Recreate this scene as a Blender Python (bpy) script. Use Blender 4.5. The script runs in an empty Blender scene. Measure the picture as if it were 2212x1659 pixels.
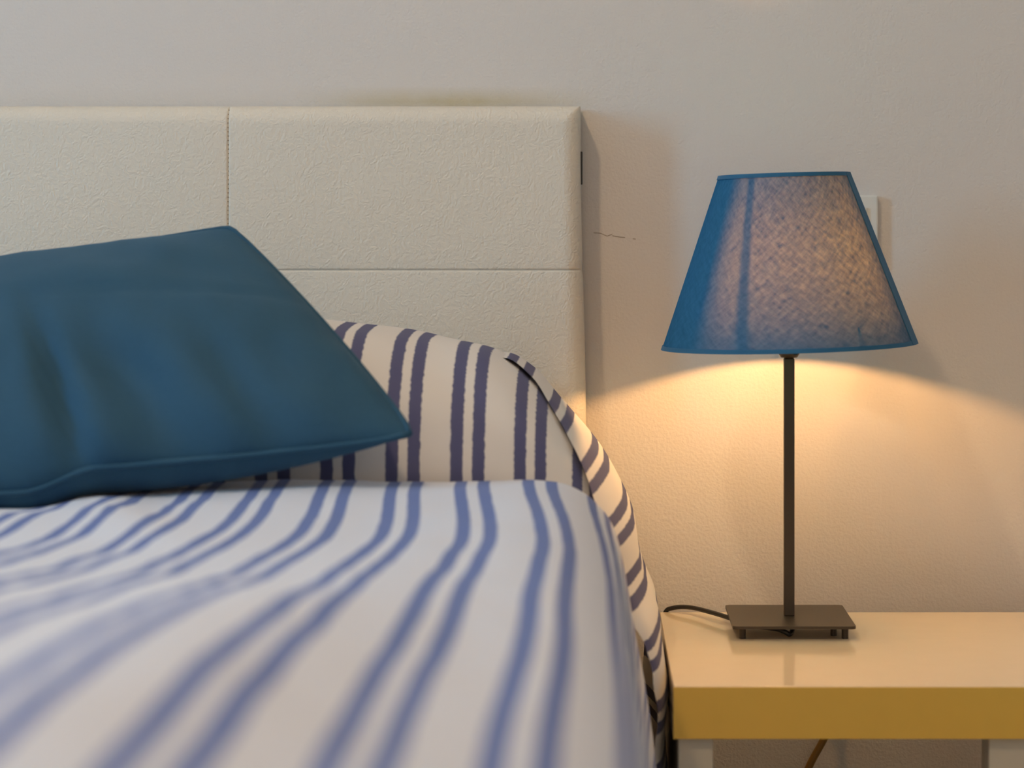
import bpy, bmesh, math, random
from mathutils import Vector, Matrix, noise

random.seed(4)
sc = bpy.context.scene
COL = sc.collection
PI = math.pi

# ------------------------------------------------------------------ camera
CAM_Y, CAM_Z = -2.565, 0.90
cam_data = bpy.data.cameras.new('camera')
cam = bpy.data.objects.new('camera', cam_data)
COL.objects.link(cam)
cam.location = (0.0, CAM_Y, CAM_Z)
cam.rotation_euler = (PI / 2, 0, 0)
cam_data.sensor_width = 36.0
cam_data.lens = 76.5
cam_data.shift_x = -169.0 / 2212
cam_data.shift_y = -339.5 / 2212
cam_data.clip_start = 0.02
cam_data.dof.use_dof = True
cam_data.dof.focus_distance = 2.42
cam_data.dof.aperture_fstop = 4.2
sc.camera = cam

# ------------------------------------------------------------------ world, exposure
sc.view_settings.view_transform = 'Standard'
sc.view_settings.look = 'None'
sc.view_settings.gamma = 1.0
sc.view_settings.exposure = 0.0
sc.view_settings.use_curve_mapping = False
sc.cycles.use_denoising = True
sc.cycles.max_bounces = 8
sc.cycles.diffuse_bounces = 5
sc.cycles.sample_clamp_indirect = 6.0
world = bpy.data.worlds.new('daylight')
world.use_nodes = True
sc.world = world
wb = world.node_tree.nodes['Background']
wb.inputs[0].default_value = (0.25, 0.8, 0.8, 1)
wb.inputs[1].default_value = 0.8


def area(name, loc, rot, sx, sy, power, col):
    l = bpy.data.lights.new(name, 'AREA')
    l.shape = 'RECTANGLE'
    l.size, l.size_y = sx, sy
    l.energy = power
    l.color = col
    o = bpy.data.objects.new(name, l)
    COL.objects.link(o)
    o.location = loc
    o.rotation_euler = rot
    return o


# blue evening daylight through the side window (left), added warm fill light from an unseen doorway behind the camera
area('side_window_daylight', (-2.72, -1.62, 1.62), (0, -PI / 2, 0), 1.3, 0.42, 41, (0.22, 0.64, 1.0))
area('added_warm_fill', (-0.05, -4.62, 1.35), (PI / 2, 0, 0), 1.1, 1.9, 13.5, (1.0, 0.48, 0.22))
CEILING_LAMP = (-0.62, -1.62, 2.50)
CEILING_POWER = 430
BULB_STRENGTH = 1030


# ------------------------------------------------------------------ helpers
def tag(o, label=None, cat=None, group=None, kind=None):
    if label: o['label'] = label
    if cat: o['category'] = cat
    if group: o['group'] = group
    if kind: o['kind'] = kind
    return o


def empty(name, loc, label, cat):
    o = bpy.data.objects.new(name, None)
    o.empty_display_size = 0.05
    COL.objects.link(o)
    o.location = loc
    return tag(o, label, cat)


def link(name, bm, mat, parent=None, smooth=False):
    """One mesh object; vertices are given in world space, the parent is an un-rotated Empty."""
    me = bpy.data.meshes.new(name)
    bmesh.ops.recalc_face_normals(bm, faces=bm.faces)
    off = Vector((0, 0, 0))
    if parent is not None:
        p = parent
        while p is not None:
            off += p.location
            p = p.parent
        bmesh.ops.translate(bm, vec=-off, verts=bm.verts)
    bm.to_mesh(me)
    bm.free()
    if smooth:
        for f in me.polygons:
            f.use_smooth = True
    o = bpy.data.objects.new(name, me)
    COL.objects.link(o)
    if mat is not None:
        me.materials.append(mat)
    if parent is not None:
        o.parent = parent
    return o


def add_box(bm, x0, x1, y0, y1, z0, z1, bev=0.0, seg=2):
    r = bmesh.ops.create_cube(bm, size=1.0)
    vs = r['verts']
    for v in vs:
        v.co = Vector(((x0 + x1) / 2 + v.co.x * (x1 - x0), (y0 + y1) / 2 + v.co.y * (y1 - y0), (z0 + z1) / 2 + v.co.z * (z1 - z0)))
    if bev > 0:
        es = list({e for v in vs for e in v.link_edges})
        bmesh.ops.bevel(bm, geom=es, offset=bev, segments=seg, profile=0.5, affect='EDGES')
    return bm


def box(x0, x1, y0, y1, z0, z1, bev=0.0, seg=2):
    return add_box(bmesh.new(), x0, x1, y0, y1, z0, z1, bev, seg)


def lathe(profile, cx, cy, n=48, closed_ends=True):
    """profile: list of (radius, z)"""
    bm = bmesh.new()
    rings = []
    for r, z in profile:
        if r < 1e-6:
            rings.append([bm.verts.new((cx, cy, z))])
        else:
            rings.append([bm.verts.new((cx + r * math.cos(2 * PI * i / n), cy + r * math.sin(2 * PI * i / n), z)) for i in range(n)])
    for a, b in zip(rings, rings[1:]):
        for i in range(n):
            j = (i + 1) % n
            if len(a) == 1 and len(b) == 1:
                continue
            if len(a) == 1:
                bm.faces.new((a[0], b[i], b[j]))
            elif len(b) == 1:
                bm.faces.new((a[i], a[j], b[0]))
            else:
                bm.faces.new((a[i], a[j], b[j], b[i]))
    if closed_ends:
        for rg in (rings[0], rings[-1]):
            if len(rg) > 2:
                bm.faces.new(rg)
    return bm


def catmull(pts, n):
    """Catmull-Rom through pts (tuples of equal length), n samples per span."""
    P = [Vector(p) for p in pts]
    P = [P[0] * 2 - P[1]] + P + [P[-1] * 2 - P[-2]]
    out = []
    for i in range(1, len(P) - 2):
        p0, p1, p2, p3 = P[i - 1], P[i], P[i + 1], P[i + 2]
        for k in range(n):
            t = k / n
            out.append(0.5 * ((2 * p1) + (p2 - p0) * t + (2 * p0 - 5 * p1 + 4 * p2 - p3) * t * t + (3 * p1 - p0 - 3 * p2 + p3) * t ** 3))
    out.append(P[-2])
    return out


def tube(pts, r, n=12, sub=8):
    path = catmull(pts, sub)
    bm = bmesh.new()
    rings = []
    up = Vector((0, 0, 1))
    for i, p in enumerate(path):
        t = (path[min(i + 1, len(path) - 1)] - path[max(i - 1, 0)]).normalized()
        a = t.cross(up)
        if a.length < 0.05:
            a = t.cross(Vector((0, 1, 0)))
        a.normalize()
        b = t.cross(a).normalized()
        rings.append([bm.verts.new(p + r * (math.cos(2 * PI * k / n) * a + math.sin(2 * PI * k / n) * b)) for k in range(n)])
    for A, B in zip(rings, rings[1:]):
        for k in range(n):
            bm.faces.new((A[k], A[(k + 1) % n], B[(k + 1) % n], B[k]))
    bm.faces.new(rings[0])
    bm.faces.new(rings[-1])
    return bm


def sheet(us, vs, fn, uvfn, wrap=False):
    """A parametric sheet with a UV map: fn(u, v) -> (x, y, z), uvfn(u, v) -> (s, t) in metres."""
    bm = bmesh.new()
    uvl = bm.loops.layers.uv.new('UVMap')
    g = [[bm.verts.new(fn(u, v)) for v in vs] for u in us]
    nu = len(us)
    for i in range(nu if wrap else nu - 1):
        i2 = (i + 1) % nu
        for j in range(len(vs) - 1):
            f = bm.faces.new((g[i][j], g[i2][j], g[i2][j + 1], g[i][j + 1]))
            u2 = us[i + 1] if i + 1 < nu else us[i] + (us[i] - us[i - 1])
            for lp, (uu, vv) in zip(f.loops, ((us[i], vs[j]), (u2, vs[j]), (u2, vs[j + 1]), (us[i], vs[j + 1]))):
                lp[uvl].uv = uvfn(uu, vv)
    return bm


def lin(a, b, n):
    return [a + (b - a) * i / n for i in range(n + 1)]


def sst(a, b, x):
    t = max(0.0, min(1.0, (x - a) / (b - a)))
    return t * t * (3 - 2 * t)


def interp(tab, x):
    if x <= tab[0][0]: return tab[0][1]
    for (x0, y0), (x1, y1) in zip(tab, tab[1:]):
        if x <= x1:
            return y0 + (y1 - y0) * (x - x0) / (x1 - x0)
    return tab[-1][1]


def nz(x, y, z=0.0):
    return noise.noise(Vector((x, y, z)))


# ------------------------------------------------------------------ materials
def new_mat(name):
    m = bpy.data.materials.new(name)
    m.use_nodes = True
    nt = m.node_tree
    return m, nt, nt.nodes['Principled BSDF']


def N(nt, typ, **kw):
    n = nt.nodes.new(typ)
    for k, v in kw.items():
        setattr(n, k, v)
    return n


def math_n(nt, op, a, b=None, c=None, clamp=False):
    n = N(nt, 'ShaderNodeMath', operation=op)
    n.use_clamp = clamp
    for i, v in enumerate((a, b, c)):
        if v is None: continue
        if isinstance(v, (int, float)): n.inputs[i].default_value = v
        else: nt.links.new(v, n.inputs[i])
    return n.outputs[0]


def mixc(nt, fac, a, b):
    n = N(nt, 'ShaderNodeMix', data_type='RGBA')
    if isinstance(fac, (int, float)): n.inputs[0].default_value = fac
    else: nt.links.new(fac, n.inputs[0])
    for idx, v in ((6, a), (7, b)):
        if isinstance(v, tuple): n.inputs[idx].default_value = (*v, 1)
        else: nt.links.new(v, n.inputs[idx])
    return n.outputs[2]


def noise_n(nt, scale, detail=2.0, rough=0.5, vec=None):
    n = N(nt, 'ShaderNodeTexNoise')
    n.inputs['Scale'].default_value = scale
    n.inputs['Detail'].default_value = detail
    n.inputs['Roughness'].default_value = rough
    if vec is not None: nt.links.new(vec, n.inputs['Vector'])
    return n.outputs[0]


def bump(nt, bsdf, h, strength, dist):
    b = N(nt, 'ShaderNodeBump')
    b.inputs['Strength'].default_value = strength
    b.inputs['Distance'].default_value = dist
    nt.links.new(h, b.inputs['Height'])
    nt.links.new(b.outputs[0], bsdf.inputs['Normal'])
    return b


def plain(name, col, rough=0.5, metal=0.0, spec=0.5, coat=0.0, grain=0.0):
    m, nt, b = new_mat(name)
    b.inputs['Roughness'].default_value = rough
    b.inputs['Metallic'].default_value = metal
    b.inputs['Specular IOR Level'].default_value = spec
    b.inputs['Coat Weight'].default_value = coat
    geo = N(nt, 'ShaderNodeTexCoord')
    n = noise_n(nt, 40, 3, 0.5, geo.outputs['Object'])
    c2 = tuple(x * 0.94 for x in col)
    nt.links.new(mixc(nt, n, col, c2), b.inputs['Base Color'])
    if grain:
        h = noise_n(nt, 900, 2, 0.5, geo.outputs['Object'])
        bump(nt, b, h, 0.4, grain)
    return m


def plaster(name, col, stain=False):
    m, nt, b = new_mat(name)
    b.inputs['Roughness'].default_value = 0.75
    b.inputs['Specular IOR Level'].default_value = 0.25
    tc = N(nt, 'ShaderNodeTexCoord')
    V = tc.outputs['Object']
    big = noise_n(nt, 3.0, 3, 0.5, V)
    c = mixc(nt, big, col, tuple(x * 0.955 for x in col))
    if stain:
        # yellowish smudge where heads rested above the headboard
        sx = N(nt, 'ShaderNodeSeparateXYZ'); nt.links.new(V, sx.inputs[0])
        zz = math_n(nt, 'ABSOLUTE', math_n(nt, 'MULTIPLY', math_n(nt, 'SUBTRACT', sx.outputs[2], 1.048), 55.0))
        zz = math_n(nt, 'SUBTRACT', 1.0, zz, clamp=True)
        xx = math_n(nt, 'ABSOLUTE', math_n(nt, 'MULTIPLY', math_n(nt, 'SUBTRACT', sx.outputs[0], -0.165), 5.5))
        xx = math_n(nt, 'SUBTRACT', 1.0, xx, clamp=True)
        patch = noise_n(nt, 14, 3, 0.6, V)
        f = math_n(nt, 'MULTIPLY', math_n(nt, 'MULTIPLY', zz, xx), patch)
        f = math_n(nt, 'MULTIPLY', f, 1.3, clamp=True)
        c = mixc(nt, f, c, (0.50, 0.42, 0.20))
        # small dark specks
        vo = N(nt, 'ShaderNodeTexVoronoi'); vo.inputs['Scale'].default_value = 9.0
        nt.links.new(V, vo.inputs['Vector'])
        sp = math_n(nt, 'LESS_THAN', vo.outputs['Distance'], 0.010)
        c = mixc(nt, math_n(nt, 'MULTIPLY', sp, 0.7), c, (0.10, 0.08, 0.06))
    nt.links.new(c, b.inputs['Base Color'])
    h1 = noise_n(nt, 260, 4, 0.6, V)
    h2 = noise_n(nt, 55, 2, 0.5, V)
    h = math_n(nt, 'ADD', h1, math_n(nt, 'MULTIPLY', h2, 0.6))
    bump(nt, b, h, 0.34, 0.0035)
    return m


def leather(name, col):
    m, nt, b = new_mat(name)
    b.inputs['Roughness'].default_value = 0.48
    b.inputs['Specular IOR Level'].default_value = 0.35
    tc = N(nt, 'ShaderNodeTexCoord')
    V = tc.outputs['Object']
    wob = N(nt, 'ShaderNodeTexNoise'); wob.inputs['Scale'].default_value = 60
    nt.links.new(V, wob.inputs['Vector'])
    ad = N(nt, 'ShaderNodeVectorMath', operation='MULTIPLY_ADD')
    nt.links.new(wob.outputs['Color'], ad.inputs[0]); ad.inputs[1].default_value = (0.02, 0.02, 0.02)
    nt.links.new(V, ad.inputs[2])
    vo = N(nt, 'ShaderNodeTexVoronoi', feature='SMOOTH_F1'); vo.inputs['Scale'].default_value = 270
    nt.links.new(ad.outputs[0], vo.inputs['Vector'])
    fine = noise_n(nt, 800, 2, 0.5, V)
    h = math_n(nt, 'ADD', math_n(nt, 'MULTIPLY', vo.outputs['Distance'], -1.0), math_n(nt, 'MULTIPLY', fine, 0.5))
    bump(nt, b, h, 0.40, 0.0022)
    big = noise_n(nt, 5, 2, 0.5, V)
    nt.links.new(mixc(nt, big, col, tuple(x * 0.96 for x in col)), b.inputs['Base Color'])
    return m


def striped_cloth(name, phase, white=(0.80, 0.79, 0.77), blue=(0.145, 0.175, 0.36), period=0.0622, pair=0.0212, width=0.0112):
    """White cotton woven with pairs of blue stripes running along the UV t direction."""
    m, nt, b = new_mat(name)
    b.inputs['Roughness'].default_value = 0.85
    b.inputs['Specular IOR Level'].default_value = 0.15
    b.inputs['Sheen Weight'].default_value = 0.08
    tc = N(nt, 'ShaderNodeTexCoord')
    sx = N(nt, 'ShaderNodeSeparateXYZ'); nt.links.new(tc.outputs['UV'], sx.inputs[0])
    # ragged woven edge of every stripe
    mp = N(nt, 'ShaderNodeMapping'); nt.links.new(tc.outputs['UV'], mp.inputs[0]); mp.inputs['Scale'].default_value = (40, 260, 1)
    rag = math_n(nt, 'MULTIPLY', math_n(nt, 'SUBTRACT', noise_n(nt, 1.0, 1, 0.5, mp.outputs[0]), 0.5), 0.0026)
    u = math_n(nt, 'ADD', math_n(nt, 'SUBTRACT', sx.outputs[0], phase), rag)
    p = math_n(nt, 'MULTIPLY', math_n(nt, 'FRACT', math_n(nt, 'ADD', math_n(nt, 'DIVIDE', u, period), 100.5)), period)
    d = math_n(nt, 'ABSOLUTE', math_n(nt, 'SUBTRACT', p, period / 2))           # distance from the pair's middle
    e = math_n(nt, 'ABSOLUTE', math_n(nt, 'SUBTRACT', d, pair / 2))            # distance from a stripe's middle
    f = math_n(nt, 'SUBTRACT', 1.0, math_n(nt, 'DIVIDE', math_n(nt, 'SUBTRACT', e, width / 2 - 0.0006), 0.0012), clamp=True)
    soft = noise_n(nt, 5.0, 2, 0.5, tc.outputs['UV'])
    w2 = mixc(nt, soft, white, tuple(x * 0.96 for x in white))
    nt.links.new(mixc(nt, f, w2, blue), b.inputs['Base Color'])
    wv = N(nt, 'ShaderNodeTexNoise'); wv.inputs['Scale'].default_value = 900
    nt.links.new(tc.outputs['UV'], wv.inputs['Vector'])
    bump(nt, b, wv.outputs[0], 0.15, 0.001)
    return m


def linen(name, col):
    m, nt, b = new_mat(name)
    b.inputs['Roughness'].default_value = 0.8
    b.inputs['Specular IOR Level'].default_value = 0.2
    b.inputs['Sheen Weight'].default_value = 0.12
    b.inputs['Sheen Tint'].default_value = (0.5, 0.75, 1.0, 1)
    tc = N(nt, 'ShaderNodeTexCoord')
    sx = N(nt, 'ShaderNodeSeparateXYZ'); nt.links.new(tc.outputs['UV'], sx.inputs[0])
    wx = math_n(nt, 'SINE', math_n(nt, 'MULTIPLY', sx.outputs[0], 2 * PI / 0.0016))
    wy = math_n(nt, 'SINE', math_n(nt, 'MULTIPLY', sx.outputs[1], 2 * PI / 0.0016))
    wv = math_n(nt, 'ADD', math_n(nt, 'MULTIPLY', math_n(nt, 'MULTIPLY', wx, wy), 0.25), 0.5)
    slub = noise_n(nt, 160, 2, 0.6, tc.outputs['UV'])
    fac = math_n(nt, 'MULTIPLY', math_n(nt, 'ADD', wv, slub), 0.5)
    nt.links.new(mixc(nt, fac, tuple(x * 0.86 for x in col), tuple(min(1, x * 1.14) for x in col)), b.inputs['Base Color'])
    bump(nt, b, fac, 0.25, 0.0012)
    return m


def shade_cloth(name):
    """Blue bias-woven lampshade fabric on parchment: diffuse blue outside, lets warm light through unevenly.
    UV: s = angle (radians, 0 faces the room, positive to the right), t = height (0..1)."""
    m, nt, b = new_mat(name)
    out = nt.nodes['Material Output']
    nt.nodes.remove(b)
    tc = N(nt, 'ShaderNodeTexCoord')
    sx = N(nt, 'ShaderNodeSeparateXYZ'); nt.links.new(tc.outputs['UV'], sx.inputs[0])
    ang, hgt = sx.outputs[0], sx.outputs[1]

    def streaks(rot, seedoff):
        mp = N(nt, 'ShaderNodeMapping'); nt.links.new(tc.outputs['UV'], mp.inputs[0])
        mp.inputs['Scale'].default_value = (0.10, 0.187, 1)
        m2 = N(nt, 'ShaderNodeMapping'); nt.links.new(mp.outputs[0], m2.inputs[0])
        m2.inputs['Rotation'].default_value = (0, 0, rot)
        m3 = N(nt, 'ShaderNodeMapping'); nt.links.new(m2.outputs[0], m3.inputs[0])
        m3.inputs['Scale'].default_value = (85, 260, 1)
        m3.inputs['Location'].default_value = (seedoff, seedoff * 0.7, 0)
        return noise_n(nt, 1.0, 3, 0.6, m3.outputs[0])
    s1, s2 = streaks(PI / 4, 0), streaks(-PI / 4, 37)
    mot = math_n(nt, 'ADD', math_n(nt, 'MULTIPLY', s1, 0.5), math_n(nt, 'MULTIPLY', s2, 0.5))
    mr = N(nt, 'ShaderNodeMapRange'); nt.links.new(mot, mr.inputs[0])
    mr.inputs[1].default_value, mr.inputs[2].default_value = 0.34, 0.66
    mot = mr.outputs[0]
    # translucency lowered around the left flank; second cloth layer as narrow strip beside it
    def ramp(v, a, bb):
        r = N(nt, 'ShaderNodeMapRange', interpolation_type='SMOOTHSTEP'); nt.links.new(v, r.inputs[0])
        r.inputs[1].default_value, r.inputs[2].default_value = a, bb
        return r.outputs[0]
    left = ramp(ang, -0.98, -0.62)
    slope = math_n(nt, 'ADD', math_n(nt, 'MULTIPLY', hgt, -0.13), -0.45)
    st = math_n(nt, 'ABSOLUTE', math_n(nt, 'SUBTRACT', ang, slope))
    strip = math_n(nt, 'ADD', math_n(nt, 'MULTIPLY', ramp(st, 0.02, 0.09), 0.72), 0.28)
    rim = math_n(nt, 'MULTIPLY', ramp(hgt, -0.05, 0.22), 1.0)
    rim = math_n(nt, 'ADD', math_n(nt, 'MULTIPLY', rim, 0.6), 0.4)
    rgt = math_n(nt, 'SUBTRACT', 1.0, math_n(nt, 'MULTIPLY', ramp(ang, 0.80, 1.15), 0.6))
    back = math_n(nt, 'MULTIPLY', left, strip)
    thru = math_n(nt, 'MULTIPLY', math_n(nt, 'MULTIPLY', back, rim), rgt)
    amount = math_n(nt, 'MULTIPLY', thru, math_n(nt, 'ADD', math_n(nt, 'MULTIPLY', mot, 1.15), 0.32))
    dif = N(nt, 'ShaderNodeBsdfDiffuse')
    nt.links.new(mixc(nt, mot, (0.022, 0.100, 0.205), (0.032, 0.135, 0.265)), dif.inputs['Color'])
    tr = N(nt, 'ShaderNodeBsdfTranslucent')
    sc_ = N(nt, 'ShaderNodeVectorMath', operation='SCALE')
    sc_.inputs[0].default_value = (0.0245, 0.0205, 0.0095)
    nt.links.new(amount, sc_.inputs['Scale'])
    nt.links.new(sc_.outputs[0], tr.inputs['Color'])
    add = N(nt, 'ShaderNodeAddShader')
    nt.links.new(dif.outputs[0], add.inputs[0]); nt.links.new(tr.outputs[0], add.inputs[1])
    nt.links.new(add.outputs[0], out.inputs['Surface'])
    return m


def glow(name, col, strength):
    m, nt, b = new_mat(name)
    b.inputs['Base Color'].default_value = (0.9, 0.88, 0.82, 1)
    b.inputs['Emission Color'].default_value = (*col, 1)
    b.inputs['Emission Strength'].default_value = strength
    return m


M_wall = plaster('wall_plaster', (0.700, 0.668, 0.640), stain=True)
M_wall2 = plaster('side_plaster', (0.72, 0.70, 0.67))
M_ceil = plaster('ceiling_paint', (0.80, 0.79, 0.77))
M_floor = plain('floor_tile', (0.42, 0.33, 0.23), 0.35)
M_frame = plain('white_window_paint', (0.75, 0.75, 0.74), 0.4)
M_leather = leather('cream_leather', (0.74, 0.69, 0.60))
M_stitch = plain('seam_thread', (0.25, 0.19, 0.12), 0.8)
M_black = plain('black_plastic', (0.008, 0.008, 0.009), 0.4)
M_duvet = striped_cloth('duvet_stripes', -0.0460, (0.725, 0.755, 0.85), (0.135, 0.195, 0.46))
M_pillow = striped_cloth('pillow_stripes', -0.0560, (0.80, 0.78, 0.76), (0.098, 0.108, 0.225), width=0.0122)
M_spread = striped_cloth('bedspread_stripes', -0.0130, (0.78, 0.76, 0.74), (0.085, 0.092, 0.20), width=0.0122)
M_mattress = plain('mattress_ticking', (0.72, 0.70, 0.66), 0.85)
M_base = plain('bed_base_fabric', (0.45, 0.42, 0.38), 0.8)
M_cushion = linen('blue_linen', (0.022, 0.075, 0.130))
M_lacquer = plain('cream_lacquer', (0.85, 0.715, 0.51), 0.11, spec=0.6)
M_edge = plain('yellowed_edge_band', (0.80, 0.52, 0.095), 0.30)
M_leg = plain('pale_leg_lacquer', (0.60, 0.56, 0.47), 0.35)
M_metal = plain('brown_black_metal', (0.052, 0.036, 0.022), 0.42, metal=0.15, spec=0.5, grain=0.0002)
M_cord = plain('black_cord', (0.012, 0.011, 0.010), 0.45)
M_brown = plain('brown_cable_sheath', (0.25, 0.135, 0.025), 0.45)
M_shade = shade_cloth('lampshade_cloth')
M_trim = linen('lampshade_trim_cloth', (0.024, 0.115, 0.225))
M_bulb = glow('warm_bulb_glow', (1.0, 0.505, 0.165), BULB_STRENGTH)
M_switch = plain('white_switch_plastic', (0.72, 0.73, 0.70), 0.35)
M_crack = plain('crack_dirt', (0.24, 0.18, 0.12), 0.9)

# ------------------------------------------------------------------ the room
RX0, RX1, RY0, RZ1 = -2.55, 1.75, -4.45, 2.62
wall = link('wall_back', box(RX0 - .12, RX1 + .12, 0.0, 0.12, 0, RZ1), M_wall)
tag(wall, kind='structure')
bm = bmesh.new()                                    # hairline crack and chips beside the headboard
for pts in (((0.004, 0.893), (0.012, 0.8925), (0.020, 0.889), (0.026, 0.8915)), ((0.026, 0.8895), (0.034, 0.888), (0.041, 0.8875)), ((0.050, 0.886), (0.0535, 0.8855))):
    for (xa, za), (xb, zb) in zip(pts, pts[1:]):
        w = 0.00035
        vs = [bm.verts.new(p) for p in ((xa, -0.0004, za - w), (xb, -0.0004, zb - w), (xb, -0.0004, zb + w), (xa, -0.0004, za + w))]
        bm.faces.new(vs)
link('crack', bm, M_crack, wall)
tag(link('floor', box(RX0 - .12, RX1 + .12, RY0 - .12, 0.12, -0.1, 0), M_floor), kind='structure')
tag(link('ceiling', box(RX0 - .12, RX1 + .12, RY0 - .12, 0.12, RZ1, RZ1 + .1), M_ceil), kind='structure')
tag(link('wall_right', box(RX1, RX1 + .12, RY0, 0.0, 0, RZ1), M_wall2), kind='structure')


def wall_with_hole(name, fixed0, fixed1, a0, a1, h0, h1, c0, c1, along):
    bm = bmesh.new()
    def pc(p0, p1, z0, z1):
        if along == 'y': add_box(bm, fixed0, fixed1, p0, p1, z0, z1)
        else: add_box(bm, p0, p1, fixed0, fixed1, z0, z1)
    pc(a0, h0, 0, RZ1); pc(h1, a1, 0, RZ1)
    if c0 > 0.001: pc(h0, h1, 0, c0)
    pc(h0, h1, c1, RZ1)
    return tag(link(name, bm, M_wall2), kind='structure')


wall_with_hole('wall_left', RX0 - .12, RX0, RY0, 0.0, -1.85, -1.39, 0.95, 2.28, 'y')
wall_with_hole('wall_front', RY0 - .12, RY0, RX0 - .12, RX1 + .12, -0.62, 0.52, 0.0, 2.32, 'x')


def frame(name, x0, x1, y0, y1, z0, z1, t, along):
    bm = bmesh.new()
    if along == 'y':
        add_box(bm, x0, x1, y0, y0 + t, z0, z1); add_box(bm, x0, x1, y1 - t, y1, z0, z1)
        add_box(bm, x0, x1, y0 + t, y1 - t, z0, z0 + t); add_box(bm, x0, x1, y0 + t, y1 - t, z1 - t, z1)
    else:
        add_box(bm, x0, x0 + t, y0, y1, z0, z1); add_box(bm, x1 - t, x1, y0, y1, z0, z1)
        add_box(bm, x0 + t, x1 - t, y0, y1, z1 - t, z1)
    return tag(link(name, bm, M_frame), kind='structure')


frame('window_1', RX0 - .10, RX0 - .04, -1.85, -1.39, 0.95, 2.28, 0.02, 'y')
frame('door_1', -0.62, 0.52, RY0 - .10, RY0 - .04, 0.0, 2.32, 0.03, 'x')

# ceiling lamp over the bed: the warm light that throws the headboard's sharp shadow
cl = empty('ceiling_light', (CEILING_LAMP[0], CEILING_LAMP[1], RZ1), 'small round warm ceiling light over the bed', 'ceiling light')
link('mount', lathe([(0.06, RZ1), (0.06, RZ1 - 0.02), (0.02, RZ1 - 0.03), (0.02, RZ1 - 0.06)], *CEILING_LAMP[:2], 32), M_frame, cl, True)
M_globe = glow('ceiling_globe_glow', (1.0, 0.685, 0.39), CEILING_POWER)
gz = CEILING_LAMP[2]
gl = link('globe', lathe([(0.0, gz - .05)] + [(0.05 * math.sin(a), gz - 0.05 * math.cos(a)) for a in lin(0.15, PI - .15, 16)] + [(0.0, gz + .05)], *CEILING_LAMP[:2], 32), M_globe, cl, True)

# ------------------------------------------------------------------ the bed
Z = CAM_Z
bed = empty('bed', (-0.8, -1.0, 0.0), 'double bed with cream leather headboard against the wall', 'bed')

# headboard: stitched leather panels, softly padded
HX0, HX1, HZ0, HZ1 = -1.613, -0.0125, 0.18, Z + 0.139
HT = 0.0755
seam_x = [-0.4145, -0.813, -1.212]
seam_z = [Z - 0.0495, Z - 0.238, Z - 0.43]


def dense(lo, hi, seams, step):
    vals = set()
    n = int((hi - lo) / step)
    vals.update(lin(lo, hi, n))
    for s in seams:
        vals.update(s + k for k in (-.02, -.012, -.007, -.004, -.0025, -.0015, -.0008, 0, .0008, .0015, .0025, .004, .007, .012, .02))
    for k in (.0008, .002, .004, .007, .010, .014, .018, .022, .028, .034):
        vals.add(lo + k); vals.add(hi - k)
    vals = sorted(v for v in vals if lo <= v <= hi)
    out = [vals[0]]
    for v in vals[1:]:
        if v - out[-1] > 0.0005: out.append(v)
    out[-1] = hi
    return out


def hb_y(x, z):
    de = min(x - HX0, HX1 - x, HZ1 - z, z - HZ0)
    R = 0.020
    y = HT
    if de < R:
        y -= R - math.sqrt(max(0, R * R - (R - de) ** 2))
    ds = min([abs(x - s) for s in seam_x] + [abs(z - s) for s in seam_z])
    y -= 0.0022 * math.exp(-(ds / 0.0009) ** 2) + 0.0010 * math.exp(-ds / 0.012)
    y += 0.0010 * nz(x * 7, z * 9)
    return -y


def hb_x(x, z):
    # lower cushions bulge a little further out at the side
    k = sst(HX1 - 0.06, HX1, x)
    row = 0.0012 + 0.0065 * sst(Z + 0.10, Z - 0.25, z) - 0.0010 * math.exp(-((z - seam_z[0]) / 0.006) ** 2)
    return x + k * row


gx, gz_ = dense(HX0, HX1, seam_x, 0.02), dense(HZ0, HZ1, seam_z, 0.02)
bm = bmesh.new()
V = [[bm.verts.new((hb_x(x, z), hb_y(x, z), z)) for z in gz_] for x in gx]
for i in range(len(gx) - 1):
    for j in range(len(gz_) - 1):
        bm.faces.new((V[i][j], V[i + 1][j], V[i + 1][j + 1], V[i][j + 1]))
# side, top and bottom run straight back to the wall
loop = [V[i][0] for i in range(len(gx))] + [V[-1][j] for j in range(1, len(gz_))] + [V[i][-1] for i in range(len(gx) - 2, -1, -1)] + [V[0][j] for j in range(len(gz_) - 2, 0, -1)]
back = [bm.verts.new((v.co.x, -0.004, v.co.z)) for v in loop]
for k in range(len(loop)):
    k2 = (k + 1) % len(loop)
    bm.faces.new((loop[k], loop[k2], back[k2], back[k]))
bm.faces.new(back)
hb = link('headboard', bm, M_leather, bed, True)
bm = bmesh.new()
zt = Z + 0.134
while zt > Z - 0.2:
    s = seam_x[0]
    y = hb_y(s, zt) + 0.0004
    wob = 0.0006 * math.sin(zt * 60)
    add_box(bm, s + wob - 0.0005, s + wob + 0.0005, y - 0.0015, y + 0.0009, zt - 0.0008, zt + 0.0006)
    zt -= 0.0050
link('stitching', bm, M_stitch, hb)
xs = hb_x(HX1, Z + 0.07)
link('side_strip', box(xs - 0.004, xs + 0.0022, -0.050, -0.030, Z + 0.049, Z + 0.087, 0.0006), M_black, bed)['label'] = 'narrow black strip on the headboard side'  # small black strip set on the headboard's side edge
link('mattress', box(-1.60, -0.012, -1.99, -0.080, 0.40, 0.621, 0.03, 4), M_mattress, bed, True)
link('bed_base', box(-1.59, -0.02, -1.98, -0.080, 0.10, 0.40, 0.01), M_base, bed)
for lx in (-1.54, -0.09):
    for ly in (-1.92, -0.14):
        link('leg', lathe([(0.022, 0.0), (0.03, 0.10)], lx, ly, 20), M_black, bed)

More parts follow.
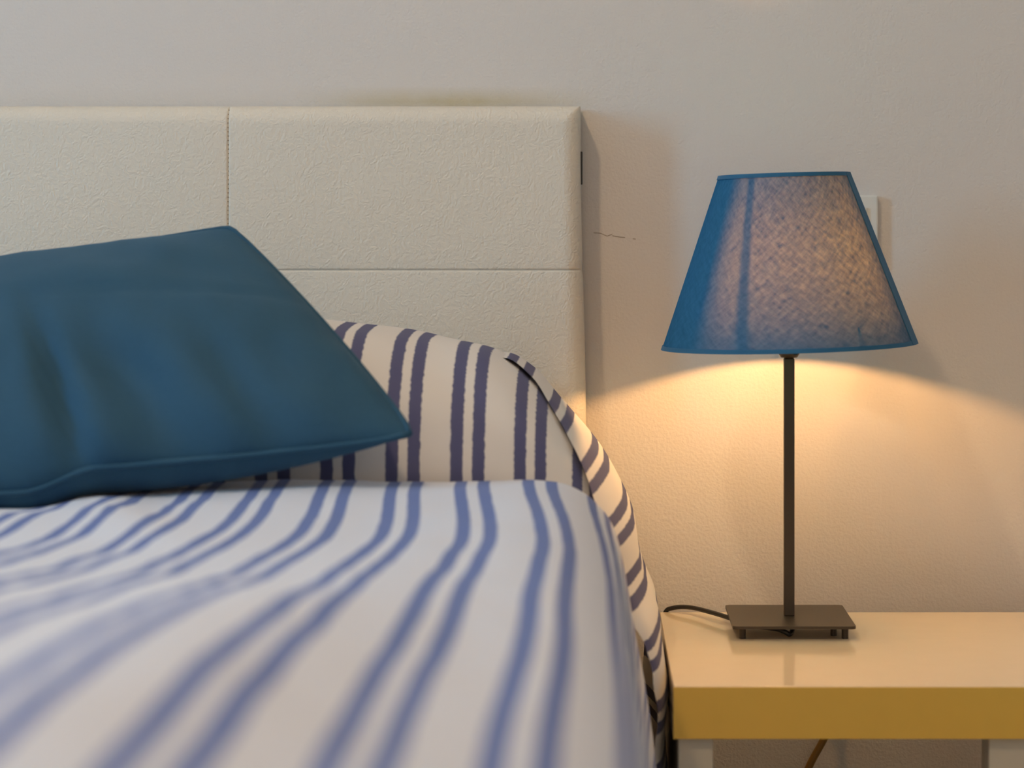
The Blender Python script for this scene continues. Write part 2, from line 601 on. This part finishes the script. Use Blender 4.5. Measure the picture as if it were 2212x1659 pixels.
# --- duvet
DUV_SEC = [(-1.69, -0.42), (-1.685, -0.22), (-1.67, -0.07), (-1.635, -0.015), (-1.57, 0), (-1.2, 0), (-0.9, 0), (-0.6, 0), (-0.4, 0), (-0.25, 0), (-0.15, 0), (-0.08, 0), (-0.045, -0.001),
           (-0.018, -0.006), (0.005, -0.021), (0.022, -0.045), (0.032, -0.085), (0.040, -0.14), (0.050, -0.22), (0.058, -0.31), (0.060, -0.42)]
sec = catmull([(a, b, 0) for a, b in DUV_SEC], 9)
arc = [0.0]
for p, q in zip(sec, sec[1:]):
    arc.append(arc[-1] + (q - p).length)
ref = min(range(len(sec)), key=lambda i: abs(sec[i].x + 0.10))
arc = [a - arc[ref] + sec[ref].x for a in arc]               # equals x on the flat top
DUV_PROF = [(-0.496, -0.070), (-0.497, -0.042), (-0.500, -0.022), (-0.509, -0.007), (-0.525, -0.001), (-0.56, 0.0), (-0.62, 0.0), (-0.75, 0), (-0.9, 0), (-1.1, 0), (-1.3, 0), (-1.5, 0), (-1.7, 0), (-1.9, 0), (-1.98, -0.012), (-2.03, -0.06), (-2.05, -0.2), (-2.06, -0.4)]
prof = catmull([(a, b, 0) for a, b in DUV_PROF], 8)
parc = [0.0]
for p, q in zip(prof, prof[1:]):
    parc.append(parc[-1] + (q - p).length)


def duvet_top(x, y):
    d = y - CAM_Y
    near = sst(1.70, 0.72, d)
    z = -0.2365 + near * (0.036 + 0.036 * sst(-0.02, -0.20, x))
    z += -0.017 * sst(-0.25, -0.55, x) * sst(1.7, 2.02, d)
    z += 0.002 * math.exp(-((d - 1.58) / 0.16) ** 2) * sst(0.0, -0.2, x)
    z += 0.0035 * nz(x * 9, y * 7, 3.0) + 0.0015 * nz(x * 25, y * 18, 5.0)
    z += 0.006 * math.exp(-(((x + 0.43) + 0.35 * (d - 1.9)) / 0.030) ** 2) * sst(1.55, 1.75, d)
    return z


def duvet_pt(i, j):
    s, p = sec[int(i)], prof[int(j)]
    x, y = s.x, p.x
    edge_in = 0.0
    side = sst(-0.03, -0.20, s.y)                              # 1 on the hanging side
    zt = duvet_top(max(-1.5, min(x, -0.02)), y)
    x2 = x + side * (0.004 * math.sin(y * 9.0) + 0.006 * nz(y * 5, s.y * 4, 9.0)) * (1 if x > -0.8 else -1)
    back = math.exp(-(j / 8.0) ** 2)
    return (x2, y + 0.006 * nz(x * 8, 1.3) * back, Z + zt + s.y + p.y * (1 - 0.4 * side) + 0.003 * nz(x * 14, 7.7) * back)


def duvet_uv(i, j):
    i, j = int(min(i, len(sec) - 1)), int(min(j, len(prof) - 1))
    d = prof[j].x - CAM_Y
    sh = 0.021 * sst(2.02, 1.62, d) + 0.010 * sst(1.3, 0.75, d) * sst(-0.03, -0.12, sec[i].x)
    sh += 0.004 * nz(d * 3.0, sec[i].x * 4, 2.0)
    return (arc[i] - sh, parc[j])


bm = sheet(list(range(len(sec))), list(range(len(prof))), duvet_pt, duvet_uv)
duvet = link('duvet', bm, M_duvet, None, True)
sm = duvet.modifiers.new('thickness', 'SOLIDIFY'); sm.thickness = 0.012; sm.offset = -1.0
# make the solidify go inwards whatever the winding
tag(duvet, 'white duvet with paired blue stripes spread over the mattress, front of the bed', 'duvet')

# --- bedspread hanging over the side of the bed behind the duvet
SP = [(-0.60, -0.118), (-0.40, -0.113), (-0.25, -0.110), (-0.18, -0.1135), (-0.125, -0.120), (-0.0913, -0.1295), (-0.0585, -0.152), (-0.035, -0.178), (-0.0117, -0.2036), (0.0117, -0.234), (0.0304, -0.267),
      (0.0445, -0.2996), (0.0515, -0.332), (0.0590, -0.365), (0.0705, -0.398), (0.0775, -0.4447), (0.0782, -0.501), (0.0782, -0.560), (0.078, -0.64), (0.075, -0.72)]
sp = catmull([(a, b, 0) for a, b in SP], 6)
sarc = [0.0]
for p, q in zip(sp, sp[1:]):
    sarc.append(sarc[-1] + (q - p).length)
i0 = min(range(len(sp)), key=lambda i: abs(sp[i].x + 0.0585))
sarc = [a - sarc[i0] - 0.0585 for a in sarc]
SP_Y = [-0.085, -0.11, -0.16, -0.22, -0.28, -0.33, -0.37, -0.40, -0.425, -0.445, -0.46, -0.472, -0.480]
SP_IN = [(-0.480, 0.030), (-0.472, 0.0225), (-0.46, 0.0175), (-0.44, 0.0125), (-0.40, 0.0060), (-0.36, 0.001), (-0.31, 0.0), (-0.22, 0.0), (-0.14, 0.012), (-0.085, 0.035)]


def spread_pt(i, j):
    p = sp[int(i)]
    y = SP_Y[int(j)]
    front = sst(-0.10, 0.045, p.x)                    # on the crest the cloth stops behind the pillow's front
    y = -0.085 + (y + 0.085) * (0.60 + 0.40 * front)
    t = (sp[min(int(i) + 1, len(sp) - 1)] - sp[max(int(i) - 1, 0)]).normalized()
    nrm = Vector((t.y, -t.x, 0))                      # points to the inside of the bed / down
    k = interp(SP_IN, y)
    k *= 1.0 - 0.5 * sst(-0.33, -0.43, p.y)
    k += (0.0016 * nz(p.x * 60, p.y * 40, y * 20) + 0.0015 * math.sin(p.y * 70)) * sst(-0.25, -0.42, p.y)
    drop = 0.016 * sst(-0.075, -0.12, p.x)
    return (p.x - abs(nrm.x) * k, y, Z + p.y - abs(nrm.y) * k - drop)


bm = sheet(list(range(len(sp))), list(range(len(SP_Y))), spread_pt, lambda i, j: (sarc[int(min(i, len(sp) - 1))], -SP_Y[int(min(j, len(SP_Y) - 1))]))
spread = link('bedspread', bm, M_spread, None, True)
tag(spread, 'striped bedspread edge draped over the bed corner beside the nightstand', 'bedspread')

# --- pillow in a striped case in front of the headboard
PH = [(-0.80, 0.0), (-0.785, 0.05), (-0.75, 0.10), (-0.70, 0.138), (-0.60, 0.162), (-0.45, 0.169), (-0.30, 0.1695), (-0.262, 0.1680), (-0.191, 0.1605), (-0.123, 0.146), (-0.094, 0.1355), (-0.062, 0.1145), (-0.034, 0.0845), (-0.010, 0.051), (0.006, 0.018), (0.014, 0.0)]
ph = catmull([(a, b, 0) for a, b in PH], 7)
pux = [0.0]
for p, q in zip(ph, ph[1:]):
    pux.append(pux[-1] + math.sqrt((q.x - p.x) ** 2 + (0.45 * (q.y - p.y)) ** 2))
i1 = min(range(len(ph)), key=lambda i: abs(ph[i].x + 0.15))
pux = [a - pux[i1] - 0.15 for a in pux]
PB = Z - 0.268
PNV = 56


def pillow_pt(i, j):
    p = ph[int(i)]
    a = 2 * PI * j / PNV                              # 0 = front bottom edge, going up over the crest to the back
    c, s = math.cos(a), math.sin(a)
    h = max(p.y, 0.0)
    fy = 0.195 * (0.72 + 0.28 * min(1, (h / 0.13)) ** 0.6)
    ex = 0.80
    yy = -0.290 - fy * math.copysign(abs(c) ** ex, c)
    if s >= 0:
        zz = h * abs(s) ** 0.72
    else:
        zz = -0.010 * abs(s)
    zz += 0.0045 * nz(p.x * 12, a * 2.2, 1.0) * min(1, h / .05)
    wr = 0.0022 * math.sin(a * 16 + 3 * nz(p.x * 9, 4.0)) * (0.5 + 0.5 * nz(p.x * 10, 8.0)) * max(0, c) * min(1, h / .08)
    return (p.x, yy - wr, PB + zz + wr * 0.5)


bm = bmesh.new()
uvl = bm.loops.layers.uv.new('UVMap')
G = [[bm.verts.new(pillow_pt(i, j)) for j in range(PNV)] for i in range(len(ph))]
for i in range(len(ph) - 1):
    for j in range(PNV):
        j2 = (j + 1) % PNV
        f = bm.faces.new((G[i][j], G[i + 1][j], G[i + 1][j2], G[i][j2]))
        for lp, (a, b) in zip(f.loops, ((i, j), (i + 1, j), (i + 1, j + 1), (i, j + 1))):
            lp[uvl].uv = (pux[a], b * 0.01)
bmesh.ops.remove_doubles(bm, verts=bm.verts, dist=0.0002)
pillow = link('pillow', bm, M_pillow, None, True)
tag(pillow, 'white pillow with paired blue stripes lying before the cream headboard', 'pillow')

# --- blue cushion leaning on the pillow
BR, TR = Vector((-0.158, -0.605, Z - 0.188)), Vector((-0.362, -0.372, Z + 0.000))
TL, BL = Vector((-0.785, -0.350, Z - 0.058)), Vector((-0.640, -0.640, Z - 0.222))
cn = ((TL - TR).cross(BR - TR)).normalized()
if cn.y > 0: cn = -cn                                   # towards the camera and up


def cushion_pt(a, b, side):
    """a: 0 right .. 1 left, b: 0 bottom .. 1 top, side +1 front / -1 back"""
    ea, eb = 4 * a * (1 - a), 4 * b * (1 - b)
    qa, qb = 2 * a - 1, 2 * b - 1
    rc = 1 - 0.014 * (abs(qa) ** 14) * (abs(qb) ** 14)
    a, b = 0.5 + 0.5 * qa * rc, 0.5 + 0.5 * qb * rc
    # edges pull inwards between the corners
    pa = a + (0.5 - a) * 0.00 * eb
    a2 = 0.5 + (a - 0.5) * (1 - (0.040 if a > 0.5 else -0.030) * eb)
    b2 = 0.5 + (b - 0.5) * (1 - (0.010 if b < 0.5 else 0.035) * ea)
    P = (BR * (1 - a2) + BL * a2) * (1 - b2) + (TR * (1 - a2) + TL * a2) * b2
    t = (max(ea, 0) ** 0.62) * (max(eb, 0) ** 0.55)
    th = 0.064 * t if side > 0 else 0.046 * t
    if side < 0:
        th *= 1 - 0.65 * sst(0.15, 0.6, b)
    # belly of the filling hangs low
    th *= 1.0 + 0.30 * (0.5 - b)
    if side > 0:
        m = t ** 0.5
        crease = a - (0.605 - 0.11 * b)
        th -= 0.026 * math.exp(-(crease / 0.026) ** 2) * sst(0.75, 0.10, b) * m
        th -= 0.028 * math.exp(-(((a - 0.42) - 0.05 * b) / 0.075) ** 2) * sst(0.62, 0.25, b) * m
        th -= 0.013 * math.exp(-((a - 0.25) / 0.045) ** 2) * sst(0.55, 0.2, b) * m
        th += (0.006 * nz(a * 6, b * 5, 2.2) + 0.003 * nz(a * 15 + b * 4, b * 6, 6.0)) * m
        th -= 0.004 * math.exp(-((b - 0.60 - 0.1 * (a - .3)) / 0.02) ** 2) * sst(0.7, 0.3, a) * m
    q = P + cn * (th * side)
    q.z -= 0.012 * eb * ea * (1 - b) + 0.008 * ea * (1 - b) ** 2
    if side < 0:
        q.z -= 0.045 * (ea * eb) ** 0.5 * (1 - b) ** 1.3
    q.z -= 0.018 * sst(0.58, 0.72, a) * sst(0.45, 0.0, b) * sst(1.0, 0.85, a)
    return q


NA, NB = 72, 56
def cgrid(n):
    return [0.5 - 0.5 * math.cos(PI * k / n) for k in range(n + 1)]
ua, ub = cgrid(NA), cgrid(NB)
bm = bmesh.new()
uvl = bm.loops.layers.uv.new('UVMap')
for side in (1, -1):
    g = [[bm.verts.new(cushion_pt(a, b, side)) for b in ub] for a in ua]
    for i in range(NA):
        for j in range(NB):
            q = (g[i][j], g[i + 1][j], g[i + 1][j + 1], g[i][j + 1])
            f = bm.faces.new(q)
            for lp, (a, b) in zip(f.loops, ((ua[i], ub[j]), (ua[i + 1], ub[j]), (ua[i + 1], ub[j + 1]), (ua[i], ub[j + 1]))):
                lp[uvl].uv = (a * 0.42, b * 0.38)
bmesh.ops.remove_doubles(bm, verts=bm.verts, dist=0.0004)
cush = link('cushion', bm, M_cushion, None, True)
tag(cush, 'plain blue linen cushion leaning on the striped pillow', 'cushion')
rim = [cushion_pt(a, 0, 1) for a in lin(0, 1, 24)] + [cushion_pt(1, b, 1) for b in lin(0, 1, 24)][1:] + [cushion_pt(a, 1, 1) for a in lin(1, 0, 24)][1:] + [cushion_pt(0, b, 1) for b in lin(1, 0, 24)][1:-1]
bm = tube([tuple(p) for p in rim] + [tuple(rim[0])], 0.0030, 8, 2)
cp = link('seam', bm, M_cushion, cush, True)

# ------------------------------------------------------------------ nightstand
TZ = Z - 0.4369
ns = empty('nightstand', (0.33, -0.30, 0.0), 'low cream nightstand with yellowed front edge right of the bed', 'nightstand')
TX0, TX1, TY0, TY1 = 0.0790, 0.60, -0.4970, -0.0970
top = link('tabletop', box(TX0, TX1, TY0 + 0.0012, TY1, TZ - 0.0502, TZ, 0.0010), M_lacquer, ns)
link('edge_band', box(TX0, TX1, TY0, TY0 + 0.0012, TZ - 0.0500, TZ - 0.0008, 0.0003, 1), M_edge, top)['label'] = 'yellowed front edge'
link('side_panel', box(0.084, 0.1170, TY0 + 0.006, TY1 - 0.01, 0.0, TZ - 0.0502, 0.001), M_leg, ns)
link('leg', box(0.380, 0.440, TY0 + 0.006, TY0 + 0.046, 0.0, TZ - 0.0502, 0.001), M_leg, ns)
link('side_panel', box(0.560, 0.598, TY0 + 0.006, TY1 - 0.01, 0.0, TZ - 0.0502, 0.001), M_leg, ns)

# ------------------------------------------------------------------ table lamp
LX, LY = 0.2160, -0.2000
lamp = empty('table_lamp', (LX, LY, TZ), 'lit table lamp with blue shade on the cream nightstand', 'lamp')
FH, PT = 0.0120, 0.0030
bm = bmesh.new()
px0, px1, py0, py1, rr = LX - 0.0655, LX + 0.0650, LY - 0.0680, LY + 0.0640, 0.0055
ring = []
for cx, cy, a0 in ((px1 - rr, py1 - rr, 0), (px0 + rr, py1 - rr, PI / 2), (px0 + rr, py0 + rr, PI), (px1 - rr, py0 + rr, 1.5 * PI)):
    for k in range(7):
        a = a0 + PI / 2 * k / 6
        ring.append((cx + rr * math.cos(a), cy + rr * math.sin(a)))
lo = [bm.verts.new((x, y, TZ + FH)) for x, y in ring]
hi = [bm.verts.new((x, y, TZ + FH + PT)) for x, y in ring]
bm.faces.new(lo); bm.faces.new(hi)
for k in range(len(ring)):
    bm.faces.new((lo[k], lo[(k + 1) % len(ring)], hi[(k + 1) % len(ring)], hi[k]))
link('base_plate', bm, M_metal, lamp)
for sx_ in (-1, 1):
    for sy_ in (-1, 1):
        link('foot', lathe([(0.0036, TZ), (0.0036, TZ + FH)], LX + sx_ * 0.0545, LY - 0.002 + sy_ * 0.0530, 16), M_metal, lamp, False)
link('foot', lathe([(0.0034, TZ), (0.0034, TZ + FH)], 0.2602, -0.2395, 16), M_metal, lamp, False)
STZ = Z - 0.136
link('stem', box(LX - 0.0056, LX + 0.0056, LY - 0.0056, LY + 0.0056, TZ + FH + PT, STZ - 0.0070, 0.0008), M_metal, lamp)
bm = lathe([(0.0052, STZ - 0.0080), (0.0054, STZ - 0.0060), (0.0090, STZ - 0.0058), (0.0114, STZ - 0.0020), (0.0129, STZ + 0.0025), (0.0134, STZ + 0.0080), (0.0132, STZ + 0.040), (0.0, STZ + 0.040)], LX, LY, 40)
sock = link('socket', bm, M_metal, lamp, True)
link('screw', box(LX + 0.004, LX + 0.0085, LY - 0.0112, LY - 0.006, STZ - 0.003, STZ + 0.001, 0.0006), M_black, sock)
bz = Z - 0.066
bulb = link('bulb', lathe([(0.0, bz - .0115)] + [(0.0115 * math.sin(a), bz - 0.0115 * math.cos(a)) for a in lin(0.25, PI - .12, 16)] + [(0.0, bz + .0115)], LX, LY, 24), M_bulb, lamp, True)
link('neck', lathe([(0.009, STZ + .040), (0.009, bz - .016), (0.006, bz - .0105), (0.0, bz - .0105)], LX, LY, 24), M_switch, bulb, True)

# shade: slightly tilted truncated cone of stiff cloth
SR0, SR1 = 0.1380, 0.0708
SZ0, SZ1 = Z - 0.1290, Z + 0.0570
TILT = math.radians(1.7)
piv = Vector((LX, LY, Z - 0.13))
rotm = Matrix.Rotation(-TILT, 4, 'Y')


def tilt(p):
    return piv + rotm @ (Vector(p) - piv)


def shade_pt(ang, t, dr=0.0):
    """ang 0 faces the room, positive to the right; t 0 bottom .. 1 top"""
    r = SR0 + (SR1 - SR0) * t + dr
    return tilt((LX + r * math.sin(ang), LY - r * math.cos(ang), SZ0 + (SZ1 - SZ0) * t))


angs = lin(-PI, PI, 120)
bm = sheet(angs, lin(0, 1, 14), shade_pt, lambda a, t: (a, t))
bmesh.ops.remove_doubles(bm, verts=bm.verts, dist=0.00001)
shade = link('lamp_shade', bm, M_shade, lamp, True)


def band(t0, t1, th):
    bm = bmesh.new()
    prs = [(t0, -th), (t0, th), (t1, th), (t1, -th)]
    R = [[bm.verts.new(shade_pt(a, t, dr)) for t, dr in prs] for a in angs[:-1]]
    for i in range(len(R)):
        i2 = (i + 1) % len(R)
        for k in range(4):
            bm.faces.new((R[i][k], R[i2][k], R[i2][(k + 1) % 4], R[i][(k + 1) % 4]))
    return bm


link('top_trim', band(0.979, 1.003, 0.0010), M_trim, shade)
link('bottom_trim', band(-0.003, 0.021, 0.0010), M_trim, shade)
bm = bmesh.new()
prs = [(1.145, 0.0002), (1.145, 0.0014), (1.36, 0.0014), (1.50, 0.0014), (1.66, 0.0014), (1.66, 0.0002)]
R = [[bm.verts.new(shade_pt(a - 0.06 * t * (1.0 if a < 1.2 else 0.0), t, dr)) for a, dr in prs] for t in lin(-0.003, 1.003, 10)]
for A, B in zip(R, R[1:]):
    for k in range(len(prs)):
        bm.faces.new((A[k], A[(k + 1) % len(prs)], B[(k + 1) % len(prs)], B[k]))
bm.faces.new(R[0]); bm.faces.new(R[-1])
link('seam_strip', bm, M_trim, shade)
# wire carrier that holds the shade on the socket
bm = bmesh.new()
for k in range(3):
    a = 2 * PI * k / 3 + 0.5
    q = shade_pt(a, 0.12, -0.001)
    t_ = tube([(LX + 0.012 * math.sin(a), LY - 0.012 * math.cos(a), STZ + 0.03), ((LX + q.x) / 2, (LY + q.y) / 2, STZ + 0.030), tuple(q)], 0.0011, 8, 4)
    me = bpy.data.meshes.new('tmp'); t_.to_mesh(me); t_.free(); bm.from_mesh(me); bpy.data.meshes.remove(me)
link('shade_carrier', bm, M_metal, lamp, True)
CR = 0.0026
link('cord', tube([(LX + 0.001, LY - 0.004, TZ + 0.0115), (LX + 0.001, LY - 0.030, TZ + 0.0055), (LX - 0.0035, LY - 0.048, TZ + 0.0030), (LX - 0.0085, LY - 0.050, TZ + 0.0058), (LX - 0.018, LY - 0.046, TZ + 0.0084), (LX - 0.036, LY - 0.034, TZ + 0.0088), (LX - 0.055, LY - 0.002, TZ + 0.0090),
                   (LX - 0.078, LY + 0.045, TZ + 0.0088), (LX - 0.103, LY + 0.088, TZ + 0.0078), (LX - 0.122, LY + 0.100, TZ + 0.0052), (LX - 0.131, LY + 0.106, TZ - 0.002), (LX - 0.134, LY + 0.110, TZ - 0.03), (LX - 0.1345, LY + 0.12, TZ - 0.25), (LX - 0.1345, LY + 0.13, 0.03)], CR, 12, 6), M_cord, lamp, True)

# ------------------------------------------------------------------ small things on the wall
sw = empty('light_switch', (0.295, 0, Z - 0.006), 'white square wall switch half hidden behind the lampshade', 'light switch')
link('switch_plate', box(0.252, 0.338, -0.0105, -0.0005, Z - 0.049, Z + 0.037, 0.0022, 3), M_switch, sw)
link('rocker', box(0.266, 0.324, -0.0140, -0.0105, Z - 0.035, Z + 0.023, 0.0015, 2), M_switch, sw)

cb = empty('power_cable', (0.27, -0.02, TZ - 0.09), 'brown cable hanging down the wall under the nightstand', 'cable')
link('cord', tube([(0.282, -0.030, Z - 0.520), (0.281, -0.046, Z - 0.545), (0.274, -0.045, Z - 0.585), (0.2515, -0.044, Z - 0.630), (0.222, -0.040, Z - 0.71), (0.19, -0.034, Z - 0.83), (0.165, -0.03, Z - 0.895), (0.12, -0.03, Z - 0.8953)], 0.0044, 12, 8), M_brown, cb, True)
link('plug', lathe([(0.0, 0.0), (0.017, 0.0), (0.018, 0.012), (0.013, 0.026), (0.006, 0.032), (0.0, 0.032)], 0, 0, 24), M_brown, cb, True)
pl = cb.children[-1]
pl.rotation_euler = (PI / 2, 0, 0)
pl.location = (0.282 - cb.location.x, -0.0005 - cb.location.y, Z - 0.520 - cb.location.z)
for v in pl.data.vertices:
    v.co += Vector(cb.location)
